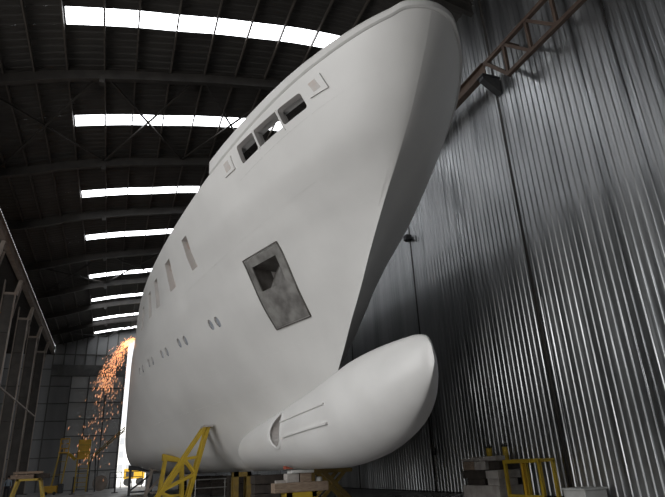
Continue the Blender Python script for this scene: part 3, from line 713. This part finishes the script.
for z in (.0,.6): MB().tube((.2,78,z),(4,78,z),.04,8).build('rail','dark',t)
for x in (.2,1.5,2.8,4.): MB().tube((x,78,FL),(x,78,.6),.04,8).build('post','dark',t)
# yellow excavator-like machine outside
t=empty('yellow_machine',(3.4,96,FL),'yellow wheeled machine parked outside in the bright doorway','machine')
MB().box(2.2,5.2,95,98,-.3,1.2).build('body','gold',t,bevel=.1); MB().box(3.8,5.0,95.2,97.8,1.2,2.3).build('cab','gold',t,bevel=.08)
MB().box(4.0,4.8,95.15,95.2,1.4,2.1).build('cab_window','glass',t)
for x in (2.8,4.6):
    for y in (94.9,97.8): MB().tube((x,y,FL+.55),(x,y+.35,FL+.55),.55,20).build('wheel','black',t)
for x in (2.5,3.2): MB().box(x,x+.4,94.95,95.0,.1,.7).build('vent_panel','dark',t)
# red and yellow clutter on floor left
t=empty('welding_set',(-4.6,62,FL),'orange and dark portable welding set on the floor right of the work trestle','machine')
MB().box(-5.6,-4.4,62,63,FL+.15,-.45).build('body','gold',t,bevel=.05); MB().box(-4.35,-3.9,62.1,62.9,FL+.1,-.3).build('fuel_tank','dark',t,bevel=.05)
for x in (-5.3,-4.6): MB().tube((x,61.9,FL+.15),(x,62.0,FL+.15),.15,14).build('wheel','black',t)
# ------------------------------------------------------------------ person (skin modifier figure)
def person(x,y,label):
    vs={}; ed=[]; z0=FL
    J=[('pel',0,0,.95,.15),('wa',0,0,1.1,.13),('ch',.0,-.02,1.35,.155),('ne',0,-.01,1.5,.06),('he',0,-.03,1.58,.075),('ht',0,-.02,1.72,.085),
       ('sl',-.19,0,1.42,.06),('el',-.25,.03,1.15,.045),('wl',-.22,-.12,.95,.033),('hl',-.21,-.17,.88,.035),('sr',.19,0,1.42,.06),('er',.25,.05,1.15,.045),('wr',.24,-.08,.93,.033),('hr',.235,-.12,.86,.035),
       ('pl',-.1,0,.88,.1),('kl',-.12,-.05,.5,.065),('al',-.12,.03,.09,.045),('tl',-.13,-.16,.04,.04),('pr',.1,0,.88,.1),('kr',.12,-.1,.5,.065),('ar',.13,.0,.09,.045),('tr',.14,-.19,.04,.04)]
    E_=[('pel','wa'),('wa','ch'),('ch','ne'),('ne','he'),('he','ht'),('ch','sl'),('sl','el'),('el','wl'),('wl','hl'),('ch','sr'),('sr','er'),('er','wr'),('wr','hr'),('pel','pl'),('pl','kl'),('kl','al'),('al','tl'),('pel','pr'),('pr','kr'),('kr','ar'),('ar','tr')]
    idx={j[0]:i for i,j in enumerate(J)}
    me=bpy.data.meshes.new('body'); me.from_pydata([(x+j[1],y+j[2],j[3]) for j in J],[(idx[a],idx[b_]) for a,b_ in E_],[])
    o=bpy.data.objects.new('person',me); C.objects.link(o); o.modifiers.new('s','SKIN')
    for i,j in enumerate(J): me.skin_vertices[0].data[i].radius=(j[4],j[4]*(.75 if j[0] in('ch','wa') else 1))
    me.skin_vertices[0].data[0].use_root=True
    s=o.modifiers.new('ss','SUBSURF'); s.levels=1; s.render_levels=1
    dg=bpy.context.evaluated_depsgraph_get(); r=bpy.data.meshes.new_from_object(o.evaluated_get(dg)); o.modifiers.clear(); o.data=r
    r.materials.clear(); r.materials.append(MT['skin']); r.materials.append(MT['cloth']); r.materials.append(MT['trousers'])
    for p in r.polygons:
        c=p.center; p.use_smooth=True
        p.material_index = 2 if (c.z<.98 and abs(c.x-x)<.2) else (0 if (c.z>1.5 or (abs(c.x-x)>.18 and c.z<1.0)) else 1)
    tag(o,label,'person')
    m=MB(); m.lathe((x,y-.02,1.66-HC),[(.1,-.02),(.105,.04),(.09,.1),(.05,.135),(.01,.145)],16); h=m.build('hair','hair',o,smooth=True)
    return o
person(-7.45,54,'distant person in a pale blue shirt and dark trousers standing by the left columns')
# ------------------------------------------------------------------ sparks
random.seed(3); m=MB()
def streak(x,y,z,vx,vz,L,w):
    d=Vector((vx,0,vz)).normalized(); p=Vector((x,y,z)); n=Vector((-d.z,0,d.x))*w
    q=Vector((0,w,0)); a=p-d*L/2; c=p+d*L/2
    m.add([a,p+n,p+q,p-n,p-q,c],[(0,1,2),(0,2,3),(0,3,4),(0,4,1),(5,2,1),(5,3,2),(5,4,3),(5,1,4)])
for i in range(850):
    v=random.gauss(1.9,.38); t=random.random()**.75*.98; y=41+random.uniform(-.6,.6)
    vz=random.gauss(.3,.35); x=.95-v*t; z=9.0+vz*t-4.0*t*t
    if random.random()<.15: continue
    streak(x,y,z,-v,vz-8*t,random.uniform(.06,.26),random.uniform(.008,.022))
for i in range(150):
    t=random.uniform(.85,1.45); v=random.gauss(1.6,.5); x=.95-v*t; z=9.1-4.0*t*t+random.gauss(0,.5)
    if z>FL+.2 and x<.6: streak(x,41+random.uniform(-1,1),z,-v,-9*t,random.uniform(.08,.28),random.uniform(.006,.017))
for i in range(60):
    z=random.uniform(5.5,9.0); x=.72+random.gauss(0,.05)-(.02*(9-z)); streak(x-.12,40+random.uniform(-1,1),z,-.1,-3,.1,.012)
tag(m.build('grinding_sparks','spark',None),'orange shower of grinding sparks falling from the deck edge of the yacht','sparks',kind='stuff')
# ------------------------------------------------------------------ camera and light
cd=bpy.data.cameras.new('camera'); cam=bpy.data.objects.new('camera',cd); C.objects.link(cam)
R_=((0.93470228,0.09081445,0.34363408),(-0.35251952,0.36037073,0.86363356),(-0.04540526,-0.92837798,0.36885321))
m4=Matrix(((R_[0][0],-R_[0][1],-R_[0][2],0),(R_[1][0],-R_[1][1],-R_[1][2],0),(R_[2][0],-R_[2][1],-R_[2][2],HC),(0,0,0,1)))
cam.matrix_world=m4; cd.sensor_width=36; cd.sensor_fit='HORIZONTAL'; cd.lens=550/665*36; cd.clip_end=500
scene.camera=cam
w=bpy.data.worlds.new('sky'); scene.world=w; w.use_nodes=True
w.node_tree.nodes['Background'].inputs[0].default_value=(.94,.97,1,1); w.node_tree.nodes['Background'].inputs[1].default_value=WORLD
def area(name,loc,target,sx,sy,power,col=(1,1,1)):
    l=bpy.data.lights.new(name,'AREA'); l.shape='RECTANGLE'; l.size=sx; l.size_y=sy; l.energy=power; l.color=col; l.specular_factor=.4
    o=bpy.data.objects.new(name,l); C.objects.link(o); o.location=loc; o.rotation_euler=(Vector(target)-Vector(loc)).to_track_quat('-Z','Z').to_euler(); return o
area('daylight_open_side',(-18,5,7),(6,19,6),18,14,P1,(1,.985,.96))
su=bpy.data.lights.new('sun','SUN'); su.energy=7; su.angle=.01; su.color=(1,.97,.92); uo=bpy.data.objects.new('sun',su); C.objects.link(uo); uo.rotation_euler=Vector((-.5,.45,-.8)).to_track_quat('-Z','Y').to_euler()
sp=bpy.data.lights.new('spark_glow','POINT'); sp.energy=60; sp.color=(1,.4,.1); sp.shadow_soft_size=.2; so=bpy.data.objects.new('spark_glow',sp); C.objects.link(so); so.location=(.45,40.6,9.9)
scene.view_settings.view_transform='Standard'; scene.view_settings.look='None'; scene.view_settings.gamma=1; scene.view_settings.exposure=EXPO
scene.view_settings.use_curve_mapping=False
scene.cycles.max_bounces=8; scene.cycles.diffuse_bounces=4; scene.cycles.sample_clamp_indirect=6; scene.cycles.use_denoising=True
